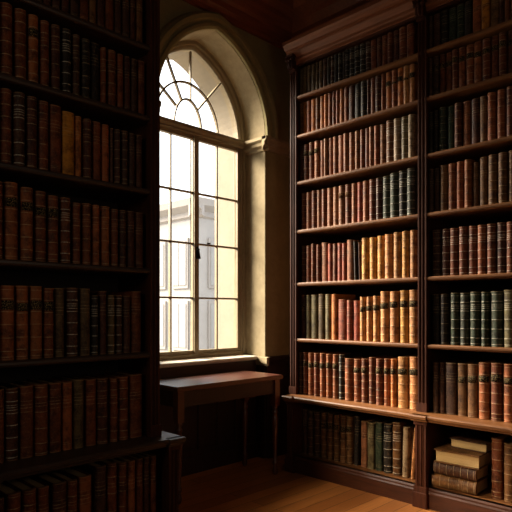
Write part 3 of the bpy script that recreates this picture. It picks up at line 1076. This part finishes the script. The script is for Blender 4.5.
# ---- left bookcase (rows run from the second shelf height down)
S5 = 165 / 512
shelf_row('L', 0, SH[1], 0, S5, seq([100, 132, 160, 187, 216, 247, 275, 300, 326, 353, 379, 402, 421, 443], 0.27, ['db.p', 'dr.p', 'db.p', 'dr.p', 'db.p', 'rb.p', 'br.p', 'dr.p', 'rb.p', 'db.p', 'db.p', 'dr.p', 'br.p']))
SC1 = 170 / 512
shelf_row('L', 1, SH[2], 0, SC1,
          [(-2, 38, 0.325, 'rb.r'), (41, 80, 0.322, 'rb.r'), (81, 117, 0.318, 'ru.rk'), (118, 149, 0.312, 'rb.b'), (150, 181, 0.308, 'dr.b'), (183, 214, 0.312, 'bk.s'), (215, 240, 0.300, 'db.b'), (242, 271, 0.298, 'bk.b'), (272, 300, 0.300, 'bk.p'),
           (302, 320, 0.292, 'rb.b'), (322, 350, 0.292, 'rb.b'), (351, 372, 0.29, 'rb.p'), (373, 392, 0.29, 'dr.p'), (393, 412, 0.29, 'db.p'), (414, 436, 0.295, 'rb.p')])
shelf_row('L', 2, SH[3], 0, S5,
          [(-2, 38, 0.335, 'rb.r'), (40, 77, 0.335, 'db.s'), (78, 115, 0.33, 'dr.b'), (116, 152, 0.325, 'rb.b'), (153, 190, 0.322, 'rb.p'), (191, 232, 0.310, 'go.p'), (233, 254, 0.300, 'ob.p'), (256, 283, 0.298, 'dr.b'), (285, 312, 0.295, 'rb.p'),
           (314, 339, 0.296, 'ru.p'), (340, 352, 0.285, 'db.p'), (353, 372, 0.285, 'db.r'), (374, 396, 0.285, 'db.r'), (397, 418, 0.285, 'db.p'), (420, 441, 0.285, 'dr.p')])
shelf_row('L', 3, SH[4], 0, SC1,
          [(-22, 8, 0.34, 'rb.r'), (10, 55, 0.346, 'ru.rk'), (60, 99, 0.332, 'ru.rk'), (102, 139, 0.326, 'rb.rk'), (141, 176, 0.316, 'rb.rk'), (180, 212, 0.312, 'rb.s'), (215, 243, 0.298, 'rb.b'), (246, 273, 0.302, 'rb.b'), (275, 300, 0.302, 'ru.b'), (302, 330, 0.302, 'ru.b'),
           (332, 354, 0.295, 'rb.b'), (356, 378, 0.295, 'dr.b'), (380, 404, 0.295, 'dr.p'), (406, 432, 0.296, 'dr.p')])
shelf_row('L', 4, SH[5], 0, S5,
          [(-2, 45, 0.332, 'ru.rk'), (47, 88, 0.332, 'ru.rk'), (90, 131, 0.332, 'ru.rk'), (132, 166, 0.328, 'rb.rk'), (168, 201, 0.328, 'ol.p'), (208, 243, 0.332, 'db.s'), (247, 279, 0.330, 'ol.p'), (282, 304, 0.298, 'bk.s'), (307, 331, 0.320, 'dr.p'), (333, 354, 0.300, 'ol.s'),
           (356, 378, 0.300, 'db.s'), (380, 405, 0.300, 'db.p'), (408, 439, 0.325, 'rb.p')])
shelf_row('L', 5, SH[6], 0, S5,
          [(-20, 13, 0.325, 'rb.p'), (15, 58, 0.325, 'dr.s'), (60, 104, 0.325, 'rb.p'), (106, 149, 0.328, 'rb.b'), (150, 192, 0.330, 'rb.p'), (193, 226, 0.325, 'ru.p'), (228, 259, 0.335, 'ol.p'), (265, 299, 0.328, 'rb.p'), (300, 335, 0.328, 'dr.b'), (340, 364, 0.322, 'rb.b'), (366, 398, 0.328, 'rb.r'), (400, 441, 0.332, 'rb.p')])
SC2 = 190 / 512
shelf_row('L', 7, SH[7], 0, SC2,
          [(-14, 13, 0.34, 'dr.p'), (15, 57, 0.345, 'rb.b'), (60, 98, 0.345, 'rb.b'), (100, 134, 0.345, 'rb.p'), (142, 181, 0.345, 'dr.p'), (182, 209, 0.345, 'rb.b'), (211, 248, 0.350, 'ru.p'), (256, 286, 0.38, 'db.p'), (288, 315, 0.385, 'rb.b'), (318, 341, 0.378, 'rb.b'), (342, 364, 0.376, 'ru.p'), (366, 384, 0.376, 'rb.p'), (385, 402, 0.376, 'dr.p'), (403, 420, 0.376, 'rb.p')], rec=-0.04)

# ------------------------------------------------------------------ light
w = bpy.data.worlds.new('sky')
scene.world = w
w.use_nodes = True
bg = w.node_tree.nodes['Background']
bg.inputs[0].default_value = (0.97, 0.98, 1.0, 1)
bg.inputs[1].default_value = 2.6

sun_d = bpy.data.lights.new('sun', 'SUN')
sun_d.energy = 34
sun_d.color = (1.0, 0.86, 0.68)
sun_d.angle = math.radians(32)
sun = bpy.data.objects.new('sun', sun_d)
sd = Vector((0.58, -1.6, -0.95))
sun.rotation_euler = sd.to_track_quat('-Z', 'Y').to_euler()
sun.location = (1.5, 8, 6)
col.objects.link(sun)

# faint warm fill light, added to lift the left bookcase; no lamp stands here
ar_d = bpy.data.lights.new('room_fill', 'AREA')
ar_d.shape = 'RECTANGLE'; ar_d.size = 0.8; ar_d.size_y = 0.8
ar_d.energy = 5
ar_d.color = (1.0, 0.82, 0.62)
ar = bpy.data.objects.new('room_fill', ar_d)
ar.location = (1.3, -0.6, 1.6)
ar.rotation_euler = Vector((-0.1, 1, 0.0)).to_track_quat('-Z', 'Y').to_euler()
col.objects.link(ar)

wl_d = bpy.data.lights.new('west_fill', 'AREA')  # unseen fill added to brighten the right bookcase, not a lamp of the room
wl_d.shape = 'RECTANGLE'; wl_d.size = 1.0; wl_d.size_y = 1.0
wl_d.energy = 10
wl_d.color = (1.0, 0.84, 0.64)
wl = bpy.data.objects.new('west_fill', wl_d)
wl.location = (-1.9, 0.9, 2.5)
wl.rotation_euler = (Vector((3.4, 1.9, 2.6)) - Vector(wl.location)).to_track_quat('-Z', 'Y').to_euler()
col.objects.link(wl)

# added spot without a real source: soft pool on lower right shelves and floor
sp_d = bpy.data.lights.new('pool_fill', 'SPOT')
sp_d.energy = 400
sp_d.color = (1.0, 0.80, 0.55)
sp_d.spot_size = math.radians(34); sp_d.spot_blend = 1.0
sp_d.shadow_soft_size = 0.12
sp = bpy.data.objects.new('pool_fill', sp_d)
sp.location = (0.6, 2.25, 1.85)
sp.rotation_euler = (Vector((3.12, 1.75, 0.05)) - Vector(sp.location)).to_track_quat('-Z', 'Y').to_euler()
col.objects.link(sp)

scene.cycles.use_denoising = True
scene.view_settings.view_transform = 'Standard'
scene.view_settings.look = 'None'
scene.view_settings.exposure = 0.0
